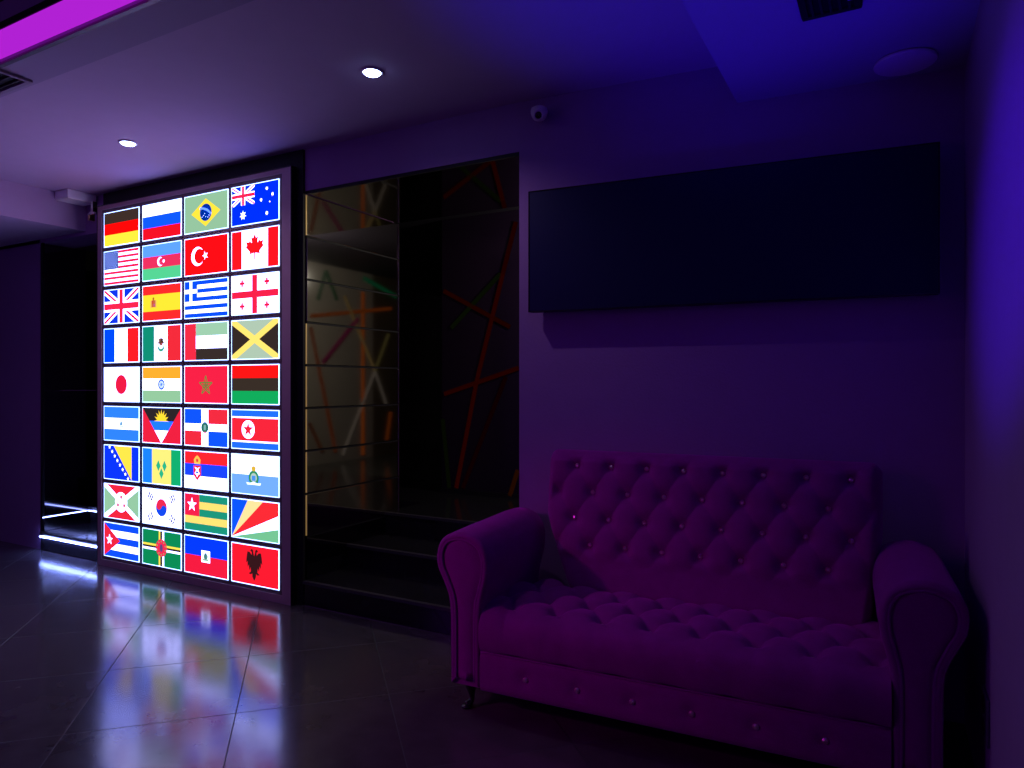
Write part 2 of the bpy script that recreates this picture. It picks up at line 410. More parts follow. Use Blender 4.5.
def maple(cx, cy, s):
    half = [(0,1),(.16,.70),(.36,.80),(.28,.34),(.52,.56),(.58,.42),(.90,.48),(.80,.22),(.92,.10),(.50,-.28),(.56,-.46),(.06,-.38),(.05,-.85)]
    pts = half+[(-x, y) for x, y in reversed(half) if x > 0]
    return [(cx+x*s/AS, cy+y*s) for x, y in pts]
def eagle(cx, cy, s):
    half = [(0,.55),(.08,.75),(.10,.92),(.24,1.0),(.36,.88),(.22,.80),(.22,.60),(.42,.78),(.62,.80),(.70,.45),(.74,.05),(.62,.18),(.60,-.22),(.50,-.05),(.44,-.42),(.34,-.2),
            (.30,-.48),(.52,-.62),(.30,-.66),(.18,-.58),(.16,-.80),(0,-1.05)]
    pts = half+[(-x, y) for x, y in reversed(half) if x > 0]
    return [(cx+x*s/AS, cy+y*s) for x, y in pts]
F = []
F.append(('flag of Germany', [((58,42,38), R(0,1,.667,1)), ('R', R(0,1,.333,.667)), ((255,225,60), R(0,1,0,.333))]))
F.append(('flag of Russia', hb('w', (15,85,225), (230,15,35))))
f = [((140,185,150), R(0,1,0,1)), ((255,220,60), [(.16,.5),(.5,.88),(.84,.5),(.5,.12)]), ((0,45,165), circ(.5,.5,.235)), ((120,170,230), clip([(.36,.60),(.44,.59),(.53,.53),(.62,.42),(.63,.47),(.54,.59),(.44,.645),(.365,.65)]))]
for x, y in ((.45,.42),(.5,.38),(.55,.36),(.48,.47),(.42,.38),(.58,.41)): f.append(('w', circ(x,y,.012,6)))
F.append(('flag of Brazil', f))
f = [((0,45,215), R(0,1,0,1))]+jack(0,.5,.5,1)+[('w', star(.25,.24,.13,7,.45))]
for x, y, r_ in ((.76,.83,.055),(.64,.56,.055),(.88,.66,.055),(.76,.20,.06),(.82,.48,.03)): f.append(('w', star(x,y,r_,7,.45)))
F.append(('flag of Australia', f))
f = [('w', R(0,1,0,1))]
for i in range(7): f.append(('c', R(0,1,1-(2*i+1)/13,1-2*i/13)))
f.append(((70,95,165), R(0,.42,6/13,1)))
for r_ in range(9):
    for c_ in range(6 if r_ % 2 == 0 else 5):
        f.append(((215,225,250), star(.035+(c_+(0 if r_ % 2 == 0 else .5))*.07, 1-.03-(r_+.5)*.0538, .018, 5)))
F.append(('flag of the United States', f))
F.append(('flag of Azerbaijan', hb((90,155,225), (225,45,90), (80,200,140))+[('w', cresc(.47,.5,.13,.105,.045)), ('w', star(.56,.5,.06,8,.5))]))
F.append(('flag of Turkey', [((245,12,20), R(0,1,0,1)), ('w', cresc(.31,.5,.26,.205,.07)), ('w', star(.49,.5,.12,5,.39,-PI/2))]))
F.append(('flag of Canada', [('w', R(0,1,0,1)), ((238,20,30), R(0,.22,0,1)), ((238,20,30), R(.78,1,0,1)), ((238,20,30), maple(.5,.53,.36))]))
F.append(('flag of the United Kingdom', jack(0,1,0,1)))
F.append(('flag of Spain', [((238,40,40), R(0,1,0,1)), ((255,220,50), R(0,1,.26,.74)), ((190,100,60), R(.24,.34,.38,.58)), ((215,150,110), R(.215,.235,.36,.58)), ((215,150,110), R(.345,.365,.36,.58)),
          ((200,60,50), R(.255,.285,.48,.57)), ((190,80,150), R(.295,.325,.4,.48)), ((170,110,40), circ(.29,.62,.045,12))]))
f = [((10,75,200), R(0,1,0,1))]
for i in range(4): f.append(('w', R(0,1,1-(2*i+2)/9,1-(2*i+1)/9)))
f += [((10,75,200), R(0,.30,4/9,1)), ('w', R(.12,.18,4/9,1)), ('w', R(0,.30,.667,.778))]
F.append(('flag of Greece', f))
f = [('w', R(0,1,0,1)), ((232,30,70), R(.445,.555,0,1)), ((232,30,70), R(0,1,.41,.59))]
for x in (.23,.76):
    for y in (.20,.80):
        f += [((232,30,70), R(x-.02,x+.02,y-.09,y+.09)), ((232,30,70), R(x-.056,x+.056,y-.034,y+.034))]
F.append(('flag of Georgia', f))
F.append(('flag of France', [((0,70,215), R(0,.31,0,1)), ('w', R(.31,.68,0,1)), ((240,28,35), R(.68,1,0,1))]))
F.append(('flag of Mexico', [((15,135,110), R(0,.31,0,1)), ('w', R(.31,.66,0,1)), ((228,40,55), R(.66,1,0,1)), ((70,160,130), circ(.49,.42,.16,16)), ('w', circ(.49,.47,.12,16)), ((130,85,60), star(.49,.55,.16,7,.6)), ((70,45,45), [(.46,.5),(.5,.66),(.54,.58),(.52,.44)]), ((200,80,80), circ(.50,.49,.03,8))]))
F.append(('flag of the United Arab Emirates', [((150,195,165), R(.27,1,.66,1)), ('w', R(.27,1,.31,.66)), ((52,42,40), R(.27,1,0,.31)), ((230,40,65), R(0,.27,0,1))]))
F.append(('flag of Jamaica', [((165,188,168), R(0,1,0,1)), ((48,38,36), [(0,.08),(.45,.5),(0,.92)]), ((48,38,36), [(1,.08),(.55,.5),(1,.92)]), ((255,222,110), clip(band((0,0),(1,1),.17))), ((255,222,110), clip(band((0,1),(1,0),.17)))]))
F.append(('flag of Japan', [('w', R(0,1,0,1)), ((225,25,65), circ(.5,.5,.29))]))
f = [((248,165,45), R(0,1,.667,1)), ('w', R(0,1,.333,.667)), ((140,190,150), R(0,1,0,.333)), ((50,100,190), circ(.5,.5,.155,20)), ((205,220,235), circ(.5,.5,.105,20)), ((50,100,190), circ(.5,.5,.04,10))]
for i in range(12): f.append(((90,135,205), seg((.5,.5), (.5+.105/AS*math.cos(i*PI/6), .5+.105*math.sin(i*PI/6)), .014)))
F.append(('flag of India', f))
f = [((232,30,65), R(0,1,0,1))]
pts = [(.5+.27/AS*math.sin(2*PI*i/5), .47+.27*math.cos(2*PI*i/5)) for i in range(5)]
for i in range(5): f.append(((105,125,60), seg(pts[i], pts[(i+2) % 5], .035)))
f.append(((120,110,60), star(.5,.47,.12,5,.4)))
F.append(('flag of Morocco', f))
F.append(('red, black and green striped flag', hb((240,20,20), (52,42,36), (15,160,85))))
F.append(('blue and white striped flag with a small central emblem', hb((45,125,225), 'w', (45,125,225))+[((60,140,150), [(.45,.46),(.55,.46),(.5,.61)]), ((110,150,70), seg((.44,.43),(.56,.43),.035))]))
f = [((40,34,38), R(0,1,0,1))]
rays = []
for i in range(17):
    a = PI*i/16; r_ = .34 if i % 2 == 0 else .20
    rays.append((.5+r_/AS*math.cos(a), .62+r_*math.sin(a)))
f += [((255,215,50), rays), ((30,120,225), R(.12,.88,.36,.62)), ('w', R(.12,.88,0,.36)), ((225,30,60), [(0,0),(.5,0),(0,1)]), ((225,30,60), [(1,0),(1,1),(.5,0)])]
F.append(('flag of Antigua and Barbuda', f))
F.append(('flag of the Dominican Republic', [('w', R(0,1,0,1)), ((15,80,215), R(0,.40,.6,1)), ((228,40,60), R(.56,1,.6,1)), ((228,40,60), R(0,.40,0,.4)), ((15,80,215), R(.56,1,0,.4)),
          ((40,110,95), circ(.48,.5,.15,14)), ((120,170,170), R(.455,.505,.43,.57)), ((220,80,80), R(.45,.51,.35,.38)), ((60,110,190), R(.45,.51,.62,.65))]))
F.append(('flag of North Korea', [((30,105,220), R(0,1,0,1)), ('w', R(0,1,.165,.835)), ((232,35,55), R(0,1,.205,.795)), ('w', circ(.36,.5,.24)), ((232,35,55), star(.36,.5,.21))]))
f = [((10,50,200), R(0,1,0,1)), ((255,218,70), [(.28,1),(.80,1),(.80,0)])]
for i in range(8):
    t = i/7; f.append(('w', star(.16+.54*t, .95-.90*t, .065)))
F.append(('flag of Bosnia and Herzegovina', f))
f = vb((25,125,215), (255,228,130), (15,165,105)); f = [((25,125,215), R(0,.25,0,1)), ((255,228,120), R(.25,.75,0,1)), ((15,165,105), R(.75,1,0,1))]
for x, y in ((.42,.52),(.58,.52),(.5,.30)): f.append(((40,175,130), [(x,y+.16),(x+.06,y),(x,y-.16),(x-.06,y)]))
F.append(('flag of Saint Vincent and the Grenadines', f))
F.append(('flag of Serbia', hb((240,35,45), (25,65,210), 'w')+[((225,50,60), [(.21,.62),(.39,.62),(.39,.36),(.30,.2),(.21,.36)]), ('w', [(.24,.58),(.28,.50),(.24,.40),(.28,.36),(.30,.30),(.32,.36),(.36,.40),(.32,.50),(.36,.58),(.30,.54)]),
          ((240,190,80), [(.23,.66),(.22,.78),(.26,.86),(.30,.9),(.34,.86),(.38,.78),(.37,.66)]), ((225,60,60), circ(.30,.76,.05,10)), ((40,90,190), R(.27,.33,.40,.46))]))
F.append(('flag of San Marino', [('w', R(0,1,.5,1)), ((110,165,230), R(0,1,0,.5)), ((50,140,95), circ(.48,.42,.20,18)), ((170,195,180), circ(.48,.43,.12,16)), ((215,175,60), [(.44,.6),(.43,.70),(.48,.74),(.53,.70),(.52,.6)]), ((70,140,190), R(.44,.52,.35,.48)),
          ((215,230,235), [(.34,.24),(.62,.24),(.64,.30),(.56,.29),(.48,.32),(.40,.29),(.32,.30)])]))
f = [((140,190,155), R(0,1,0,1)), ((228,35,60), [(0,1),(.5,.5),(1,1)]), ((228,35,60), [(0,0),(1,0),(.5,.5)]), ('w', clip(band((0,0),(1,1),.14))), ('w', clip(band((0,1),(1,0),.14))), ('w', circ(.5,.5,.30))]
for x, y in ((.5,.65),(.41,.41),(.59,.41)): f += [((60,150,90), star(x,y,.085,6,.55)), ((228,35,60), star(x,y,.065,6,.55))]
F.append(('flag of Burundi', f))
f = [('w', R(0,1,0,1)), ((225,40,75), circ(.5,.5,.25)), ((20,70,190), circ(.5,.5,.25,24,PI-.5,2*PI-.5)), ((225,40,75), circ(.5-.125/AS*math.cos(.5),.5+.125*math.sin(.5),.125)), ((20,70,190), circ(.5+.125/AS*math.cos(.5),.5-.125*math.sin(.5),.125))]
for sx, sy, br in ((-1,1,(0,0,0)), (1,1,(1,0,1)), (-1,-1,(0,1,0)), (1,-1,(1,1,1))):
    cx_, cy_ = .5*AS+sx*.49, .5+sy*.29; L_ = math.hypot(sx*.49, sy*.29); ex, ey = sx*.49/L_, sy*.29/L_
    for j in (-1, 0, 1):
        px_, py_ = cx_+ex*j*.082, cy_+ey*j*.082
        if br[j+1]:
            for q0, q1 in ((-.10,-.012),(.012,.10)): f.append(((30,35,60), seg(((px_-ey*q0)/AS, py_+ex*q0), ((px_-ey*q1)/AS, py_+ex*q1), .052)))
        else: f.append(((30,35,60), seg(((px_+ey*.10)/AS, py_-ex*.10), ((px_-ey*.10)/AS, py_+ex*.10), .052)))
F.append(('flag of South Korea', f))
F.append(('flag of Togo', hb((25,140,115), (255,215,110), (25,140,115), (255,215,110), (25,140,115))+[((230,30,70), R(0,.35,.4,1)), ('w', star(.175,.7,.20))]))
F.append(('flag of Seychelles', [((10,80,205), [(0,0),(.35,1),(0,1)]), ((255,218,150), [(0,0),(.68,1),(.35,1)]), ((235,40,50), [(0,0),(1,.68),(1,1),(.68,1)]), ('w', [(0,0),(1,.34),(1,.68)]), ((110,185,140), [(0,0),(1,0),(1,.34)])]))
F.append(('flag of Cuba', hb((15,75,205), 'w', (15,75,205), 'w', (15,75,205))+[((225,35,60), [(0,0),(.47,.5),(0,1)]), ('w', star(.16,.5,.17))]))
f = [((10,130,80), R(0,1,0,1)), ((255,225,80), R(.43,.47,0,1)), ((50,40,40), R(.475,.52,0,1)), ('w', R(.525,.57,0,1)), ((255,225,80), R(0,1,.55,.61)), ((50,40,40), R(0,1,.49,.55)), ('w', R(0,1,.43,.49)), ((230,40,80), circ(.5,.52,.25))]
for i in range(10): f.append(((90,180,110), star(.5+.19/AS*math.sin(2*PI*i/10), .52+.19*math.cos(2*PI*i/10), .035)))
f.append(((100,60,120), ell(.5,.52,.04,.11)))
F.append(('flag of Dominica', f))
F.append(('flag of Haiti', hb((5,55,205), (230,25,60))+[('w', R(.40,.60,.34,.66)), ((90,150,130), circ(.5,.50,.09,14)), ((150,190,160), R(.43,.57,.38,.44)), ((60,90,130), R(.49,.51,.42,.62))]))
F.append(('flag of Albania', [((240,25,45), R(0,1,0,1)), ((50,20,25), eagle(.49,.52,.40))]))
ES = 1.25
def fmat(c):
    # cool backlight: pale and blue films pass much more of its blue
    c = K[c] if isinstance(c, str) else c
    q = srgb(c); w_ = sstep0(.35, .95, min(q)); bl = sstep0(.4, .9, q[2])
    return emis('backlit_%d_%d_%d' % c, (q[0]*(1.2+1.2*w_), q[1]*(1.2+1.3*w_), q[2]*(1.2+4.2*bl)), 1.0)
def sstep0(a, b, x):
    t_ = max(0, min(1, (x-a)/(b-a))); return t_*t_*(3-2*t_)
for i, (nm, layers) in enumerate(F):
    r_, c_ = divmod(i, 4); x0, x1 = cols[c_]; z1_ = ZT-r_*PITCH; z0_ = z1_-FH
    bw = .0036
    mb = MB(); ms = [emis('backlit_border', (1.5, 2.2, 5.2), 1.0)]
    mb.box(x0, x1, .002, .014, z0_, z1_, 0)
    ax0, ax1, az0, az1 = x0+bw, x1-bw, z0_+bw, z1_-bw
    for q, (col_, poly) in enumerate(layers):
        m = fmat(col_)
        if m not in ms: ms.append(m)
        poly = clip(list(poly))
        if len(poly) < 3: continue
        y = .0018-.00006*q
        pts = [(ax0+(ax1-ax0)*u, y, az0+(az1-az0)*v) for u, v in poly]
        mb.face(pts, ms.index(m))
    o = mb.build('flag_panel', ms, lb, recalc=False)
    o['label'] = 'lit '+nm

# ------------------------------------------------------------------ ceiling fixtures
def downlight(x, y, label):
    t = thing('downlight', label, 'ceiling light', (x, y, ZC), group='round recessed downlights')
    m = MB(); m.lathe([(.026, .0), (.038, -.0005), (.0385, -.003), (.033, -.006), (.0285, -.004), (.0285, .0)], (0,0,0), k=40)
    m.build('trim_ring', M_white, t)
    m = MB(); m.lathe([(.0285, -.003), (.025, -.0095), (.015, -.013), (.0005, -.014)], (0,0,0), k=40)
    m.build('lens', emis('cool_white_lamp', (9, 13, 24), 1), t)
    return t
downlight(-1.548, 1.834, 'bright round downlight in the ceiling in front of the dark portal')
downlight(-2.945, 1.855, 'bright round downlight in the ceiling above the flag display')

def vent(x0, x1, y0, y1, z, label, n, along='y', fr=.02):
    t = thing('ceiling_vent', label, 'air vent', (x0, y0, z))
    w_, d_ = x1-x0, y1-y0
    m = boxes((0, w_, 0, fr, -.010, 0), (0, w_, d_-fr, d_, -.010, 0), (0, fr, fr, d_-fr, -.010, 0), (w_-fr, w_, fr, d_-fr, -.010, 0))
    m.build('frame', M_vf, t, bevel=.002)
    boxes((fr, w_-fr, fr, d_-fr, -.003, -.0005)).build('backing', M_bmatte, t)
    for i in range(n):
        if along == 'y':
            x = fr+(w_-2*fr)*(i+.5)/n; boxes((x-.003, x+.003, fr, d_-fr, -.0095, -.003)).build('louvre', M_vl, t)
        else:
            y = fr+(d_-2*fr)*(i+.5)/n; boxes((fr, w_-fr, y-.003, y+.003, -.0095, -.003)).build('louvre', M_vl, t)
    return t
M_vf, M_vl = mat('vent_frame_paint', (.10, .08, .11), .5), mat('vent_louvre', (.03, .025, .03), .5)
M_vf = mat('pale_vent_frame', (.30, .22, .32), .6)
vent(-2.99, -2.62, 1.185, 1.308, ZC-.006, 'dark slot vent in the ceiling at the far left edge', 3, 'x', .016)
M_vf = mat('black_vent_frame', (.015, .012, .02), .4)
v = vent(-.195, -.060, 1.50, 1.90, ZS, 'black louvred linear vent in the blue-lit soffit', 5, 'y', .016)
boxes((.106, .119, .02, .345, -.0105, -.0095)).build('bright_slot', mat('violet_enamel', (.45, .2, .85), .4), v)

# surface-mounted round disc on the soffit
dx, dy = on_y(905, 64, 1.0)[0], 0
d = ray(905); s_ = (ZS-.012-1)*FPX/(384.5-64); cx, cy = d[0]*s_, d[1]*s_
t = thing('ceiling_speaker', 'round flat disc fixed to the soffit above the right end of the sofa', 'ceiling speaker', (cx, cy, ZS))
m = MB(); m.lathe([(.070, .0), (.079, -.004), (.081, -.009), (.079, -.013)], (0,0,0), k=48); m.build('rim', M_white, t)
m = MB(); m.lathe([(.079, -.013), (.060, -.0165), (.03, -.018), (.0005, -.0185)], (0,0,0), k=48)
m.build('grille', mat('speaker_grille', (.88, .70, .92), .6, bump=.4, bscale=400), t)

# small camera on the wall
X, Z = on_y(544, 112, 2.34)
X = X; yy = wallY(X)
VR = math.radians(24)
t = thing('security_camera', 'small white turret security camera high on the wall near the portal', 'camera', (X+.014, yy-.036, Z-.034), VR)
m = MB(); m.lathe([(.0005, .024), (.022, .024), (.029, .020), (.0315, .012), (.031, .002), (.027, -.010), (.020, -.019), (.010, -.024), (.0005, -.025)], (0,0,0), k=36); m.build('body', M_white, t)
m = MB(); m.lathe([(.018, .0), (.018, .030)], (-.010, .012, .008), axis='y', k=24); m.build('wall_mount', M_white, t)
lens_rot = Matrix.Rotation(math.radians(22), 4, 'X')
def tilt(o): o.rotation_euler = (math.radians(22), 0, 0); o.location = (-.002*S, -.006*S, -.006*S); return o
lz = MB(); lz.lathe([(.0175, -.006), (.0185, -.024), (.0170, -.029), (.0135, -.028), (.0125, -.022)], (0, 0, 0), axis='y', k=30); tilt(lz.build('lens_ring', M_white, t))
lz = MB(); lz.lathe([(.0128, -.022), (.009, -.026), (.0005, -.0275)], (0, 0, 0), axis='y', k=30); tilt(lz.build('lens', M_lens, t))

# pale ceiling box beside the flag display, with the bracket under it
t = thing('wall_unit', 'pale oblong box under the ceiling at the top left corner of the flag display', 'electrical box', (-4.045, 2.13, ZC))
boxes((0, .125, 0, .155, -.044, -.001)).build('body', mat('pale_box_plastic', (.9, .86, .92), .5), t, bevel=.003)
boxes((.004, .121, .004, .151, -.050, -.043)).build('underside_cover', mat('pale_cover', (.95, .88, .86), .5), t, bevel=.002)
t = thing('wall_bracket', 'small metal bracket fixed between the pale box and flag display', 'bracket', (-3.925, 2.24, 1.945))
boxes((0, .06, 0, .036, 0, .012)).build('arm', M_chrome, t, bevel=.001)
boxes((.022, .04, .004, .03, .012, .075)).build('stem', M_chrome, t, bevel=.001)
boxes((0, .018, 0, .03, -.03, 0)).build('tab', mat('brass', (.7, .45, .2), .3, metal=1), t, bevel=.001)

# outlet on right wall
t = thing('wall_socket', 'small double socket plate low on the right wall by the sofa', 'socket', (XR, 1.885, .25))
boxes((-.007, 0, -.05, .05, -.052, .052)).build('plate', mat('dark_violet_plate', (.10, .07, .14), .35), t, bevel=.002)
for z in (-.026, .026):
    m = MB(); m.lathe([(.0005, -.0074), (.018, -.0074), (.020, -.0085), (.021, -.0068)], (0, 0, z), axis='x', k=20); m.build('socket', M_bmatte, t)

# ------------------------------------------------------------------ wide screen on the sofa wall
xa, za = -1.16, 1.706
tv = thing('wide_screen', 'very wide dark navy screen mounted on the purple wall above the sofa', 'screen', (xa, wallY(xa)-.062, 1.264), WR)
LW = (on_y(940, 300, 2.355)[0]-xa)/math.cos(WR)
boxes((0, LW, .0, .030, 0, .442)).build('panel', M_tv, tv, bevel=.0015)
boxes((.05, LW-.05, .030, .061, .06, .38)).build('mount', M_bmatte, tv)
fm = boxes((0, LW, -.0015, .0, .438, .442), (0, LW, -.0015, 0, 0, .004), (0, .004, -.0015, 0, .004, .438), (LW-.004, LW, -.0015, 0, .004, .438))
fm.build('bezel', M_tvrim, tv)

# ------------------------------------------------------------------ sofa
SR = math.radians(3.2)
sofa = thing('sofa', 'purple velvet button-tufted sofa with rolled arms against the wall under the screen', 'sofa', (-1.085, 1.78, 0), SR)
SW = 1.09
def cr(pts, n=6, closed=False):
    out = []; N_ = len(pts)
    for i in range(N_ if closed else N_-1):
        if closed: p = [pts[(i+k) % N_] for k in (-1,0,1,2)]
        else: p = [pts[max(i-1,0)], pts[i], pts[i+1], pts[min(i+2,N_-1)]]
        for j in range(n):
            t_ = j/n
            out.append(tuple(.5*((2*p[1][d])+(-p[0][d]+p[2][d])*t_+(2*p[0][d]-5*p[1][d]+4*p[2][d]-p[3][d])*t_*t_+(-p[0][d]+3*p[1][d]-3*p[2][d]+p[3][d])*t_**3) for d in range(len(p[0]))))
    if not closed: out.append(tuple(pts[-1]))
    return out
prof = cr([(-.106,.078),(-.106,.20),(-.107,.29),(-.113,.345),(-.132,.39),(-.153,.435),(-.155,.485),(-.133,.525),(-.088,.544),(-.038,.541),(.004,.518),(.024,.474),(.024,.42),(.012,.37),(.003,.33),(0,.28),(0,.18),(0,.078)], 4)
cxp, czp = -.06, .36
def inset(p, d):
    # move the profile points inwards along their normals
    out = []
    n = len(p)
    for i in range(n):
        a = p[max(i-1, 0)]; b = p[min(i+1, n-1)]; tx, tz = b[0]-a[0], b[1]-a[1]; L = math.hypot(tx, tz) or 1
        out.append((p[i][0]+tz/L*d, p[i][1]-tx/L*d if 0 < i < n-1 else p[i][1]+ (d if True else 0)))
    return out
def make_arm(mirror):
    fx = (lambda x: SW-x) if mirror else (lambda x: x)
    m = MB()
    rows = []
    for y, d_ in ((.010, .0235), (.004, .022), (.0, .014), (.002, .006), (.010, .0015), (.02, 0), (.12, -.001), (.25, 0), (.40, 0), (.455, .003), (.47, .012)):
        pr = inset(prof, d_)
        rows.append([(fx(x), y, z+(.010*max(0, (z-.35)/.24))*(y/.47)) for x, z in pr])
    m.grid(rows)
    # domed facing
    ins = inset(prof, .0235)
    c0 = (-.06, .34)
    rr = []
    n = len(ins)
    left = ins[:n//2+1]; right = list(reversed(ins[n//2:]))
    k = min(len(left), len(right)); left, right = left[:k], right[:k]
    for a, b in zip(left, right):
        rr.append([(fx(a[0]+(b[0]-a[0])*t_), .010-.010*math.sin(PI*t_)**.6 if 0 < t_ < 1 else .010, a[1]+(b[1]-a[1])*t_) for t_ in [i/10 for i in range(11)]])
    m.grid(rr)
    m.face([(fx(x), .47, z+.010*max(0, (z-.35)/.24)) for x, z in inset(prof, .012)])
    m.box(min(fx(-.104), fx(-.002)), max(fx(-.104), fx(-.002)), .012, .462, .078, .10)
    arm = m.build('arm', M_velvet, sofa)
    p = MB(); p.tube([(fx(x), .0045, z) for x, z in inset(prof, .0205)], .0042, 8); p.build('piping', M_piping, arm)
    p = MB(); p.tube([(fx(x), .0035, z) for x, z in inset(prof, .006)][2:24], .0022, 6); p.build('piping', M_piping, arm)
    return arm
make_arm(False); make_arm(True)

def crystal(parent, proto=[None]):
    if proto[0] is None:
        m = MB(); r = .0082
        # cut stone: table, crown, pavilion facets; faces -Y
        for rad, y, k0 in (): pass
        k = 8
        T = [(r*.5*math.cos(2*PI*i/k), -r*.75, r*.5*math.sin(2*PI*i/k)) for i in range(k)]
        G = [(r*math.cos(2*PI*(i+.5)/k), -r*.30, r*math.sin(2*PI*(i+.5)/k)) for i in range(k)]
        Bk = [(r*math.cos(2*PI*(i+.5)/k), r*.1, r*math.sin(2*PI*(i+.5)/k)) for i in range(k)]
        m.face(T)
        for i in range(k):
            j = (i+1) % k
            m.face([T[i], G[i], T[j]]); m.face([T[j], G[i], G[j]]); m.face([G[i], Bk[i], Bk[j], G[j]])
            m.face([Bk[i], (0, r*.9, 0), Bk[j]])
        proto[0] = m.build('crystal_button', M_crystal, parent)
        return proto[0]
    o = proto[0].copy(); C.objects.link(o); o.parent = parent; return o
def put_crystal(parent, loc, tilt=0):
    o = crystal(parent); o.location = [v*S for v in loc]
    o.rotation_euler = (tilt+random.uniform(-.12,.12), random.uniform(0, 1), random.uniform(-.15,.15)); return o

def sstep(a, b, x):
    t_ = max(0, min(1, (x-a)/(b-a))); return t_*t_*(3-2*t_)
def tuft(a, b, H, dim, kx, kz):
    # a, b lattice coordinates with buttons at integers
    cre = math.sqrt(max(0, abs(math.sin(PI*a)*math.sin(PI*b))))
    # distance to nearest button
    fa, fb = a-round(a), b-round(b)
    X_ = (fa+fb)/2*kx; Z_ = (fa-fb)*kz
    r = math.hypot(X_, Z_)
    return H*cre+dim*(1-math.exp(-(r/.022)**2))

# seat rail (front face with six buttons)
bx_r = [-.938+1.085+.16*i+.002 for i in range(6)]
def dimples(x, z, xs_, z0, A, w_):
    return sum(A*math.exp(-(((x-q)/w_)**2+((z-z0)/w_)**2)) for q in xs_)
m = MB(); rows = []
pathr = [(.02,.075),(.008,.074),(.002,.080)]+[(0,.09+.011*i) for i in range(9)]+[(.003,.188),(.012,.192)]
nx = 110
for i in range(nx+1):
    x = .0+SW*i/nx
    rows.append([(x, y+dimples(x, z, bx_r, .134, .010, .020)-(.003*math.sin(PI*min(1, max(0, (z-.078)/.112)))), z) for y, z in pathr])
m.grid(rows)
m.box(.001, SW-.001, .015, .46, .076, .192)
rail = m.build('seat_rail', M_velvet, sofa)
p = MB(); p.tube([(x/40*SW, .004, .1925) for x in range(41)], .003, 6); p.build('piping', M_piping, rail)
for x in bx_r: put_crystal(rail, (x, .0035, .134))

# seat cushion
DX, DY = .140, .095; sx0, sy0 = .08, .075
def path_pt(t_):
    # along the section: front bottom -> front -> top -> back
    pts = [(.010,.196),(-.004,.205),(-.010,.235),(-.008,.27),(.002,.300),(.028,.318),(.06,.324),(.12,.326),(.2,.325),(.28,.322),(.36,.320)]
    return pts
sec = cr([(.012,.194),(-.003,.203),(-.010,.235),(-.008,.268),(.004,.296),(.026,.311),(.055,.317)], 6)[:-1]+[(.055+.31*i/62, .317+.003*math.sin(PI*i/62)) for i in range(63)]
nrm = []
for i in range(len(sec)):
    a, b = sec[max(i-1,0)], sec[min(i+1,len(sec)-1)]; ty, tz = b[0]-a[0], b[1]-a[1]; L = math.hypot(ty, tz); nrm.append((-tz/L, ty/L))
m = MB(); rows = []; nx = 230
for i in range(nx+1):
    x = SW*i/nx; row = []
    for (y, z), (ny, nz) in zip(sec, nrm):
        a = (x-sx0)/DX+(y-sy0)/(2*DY); b = (x-sx0)/DX-(y-sy0)/(2*DY)
        top = sstep(.02, .075, y)
        hh = tuft(a, b, .015, .018, DX, DY)+.003*math.sin(x*23+y*31)*math.sin(x*9-y*17)
        front = .004*abs(math.sin(PI*(x-sx0)/DX))*(1-top)*sstep(.20,.30,z)+.002*math.sin(x*41)*(1-top)
        h_ = (hh-.020)*top+front
        row.append((x, y+ny*h_, z+nz*h_))
    rows.append(row)
m.grid(rows)
m.box(.002, SW-.002, .03, .40, .194, .285)
seat = m.build('seat_cushion', M_velvet, sofa)
for r_ in range(4):
    for i in range(9):
        x = sx0+DX*(i+(0.5 if r_ % 2 else 0)); y = sy0+DY*r_
        if x < .03 or x > SW-.03 or y > .34: continue
        put_crystal(seat, (x, y, .317-.017), -PI/2*.9)

# backrest
BX, BZ = .1215, .0867; bx0, bz0 = .16, .720
def backface(z):               # front face position over height
    return .335+.075*max(0, (z-.33)/.44)
pathb = [(backface(z), z) for z in [.27+.46*i/92 for i in range(93)]]
topb = cr([(backface(.735), .735), (backface(.75)+.006, .752), (.428, .765), (.455, .770), (.478, .762), (.485, .74), (.485, .6), (.485, .27)], 6)
secb = pathb+topb
nb = []
for i in range(len(secb)):
    a, b = secb[max(i-1,0)], secb[min(i+1,len(secb)-1)]; ty, tz = b[0]-a[0], b[1]-a[1]; L = math.hypot(ty, tz) or 1; nb.append((-tz/L, ty/L))
def xl(z): return .045 if z > .56 else .045+.115*((.56-z)/.29)**1.2
m = MB(); rows = []; nx = 250; xlast = SW+.005
for i in range(nx+1):
    u = i/nx; row = []
    for j, ((y, z), (ny, nz)) in enumerate(zip(secb, nb)):
        x0_ = xl(z); x1_ = xlast-(xl(z)-.045)*.3
        x = x0_+(x1_-x0_)*u
        ed = min(x-x0_, x1_-x)
        a = (x-bx0)/BX+(bz0-z)/(2*BZ); b = (x-bx0)/BX-(bz0-z)/(2*BZ)
        fr = 1.0 if j < len(pathb) else max(0, 1-(j-len(pathb))/10)
        inside = sstep(.40, .45, z)*fr*sstep(.0, .05, ed)
        lo = 1 if z > .44 else 0
        hh = (tuft(a, b, .009, .020, BX, BZ)-.020)
        h_ = hh*inside
        # rounded ends and rounded top corners
        q = max(0, 1-ed/.035)
        yy_ = y + (.485-y)*(1-math.sqrt(max(0, 1-q*q)))*(.9 if y < .48 else 0)
        zz_ = z - (.030*(q**2.2))*sstep(.60, .77, z)
        row.append((x, yy_+ny*h_, zz_+nz*h_))
    rows.append(row)
m.grid(rows)
m.face([r for r in rows[0]]); m.face(list(reversed(rows[-1])))
back = m.build('backrest', M_velvet, sofa)
for r_ in range(4):
    for i in range(8 - (r_ % 2)):
        x = bx0+BX*(i+(.5 if r_ % 2 else 0)); z = bz0-BZ*r_
        put_crystal(back, (x, backface(z)+.0155, z), -.16)

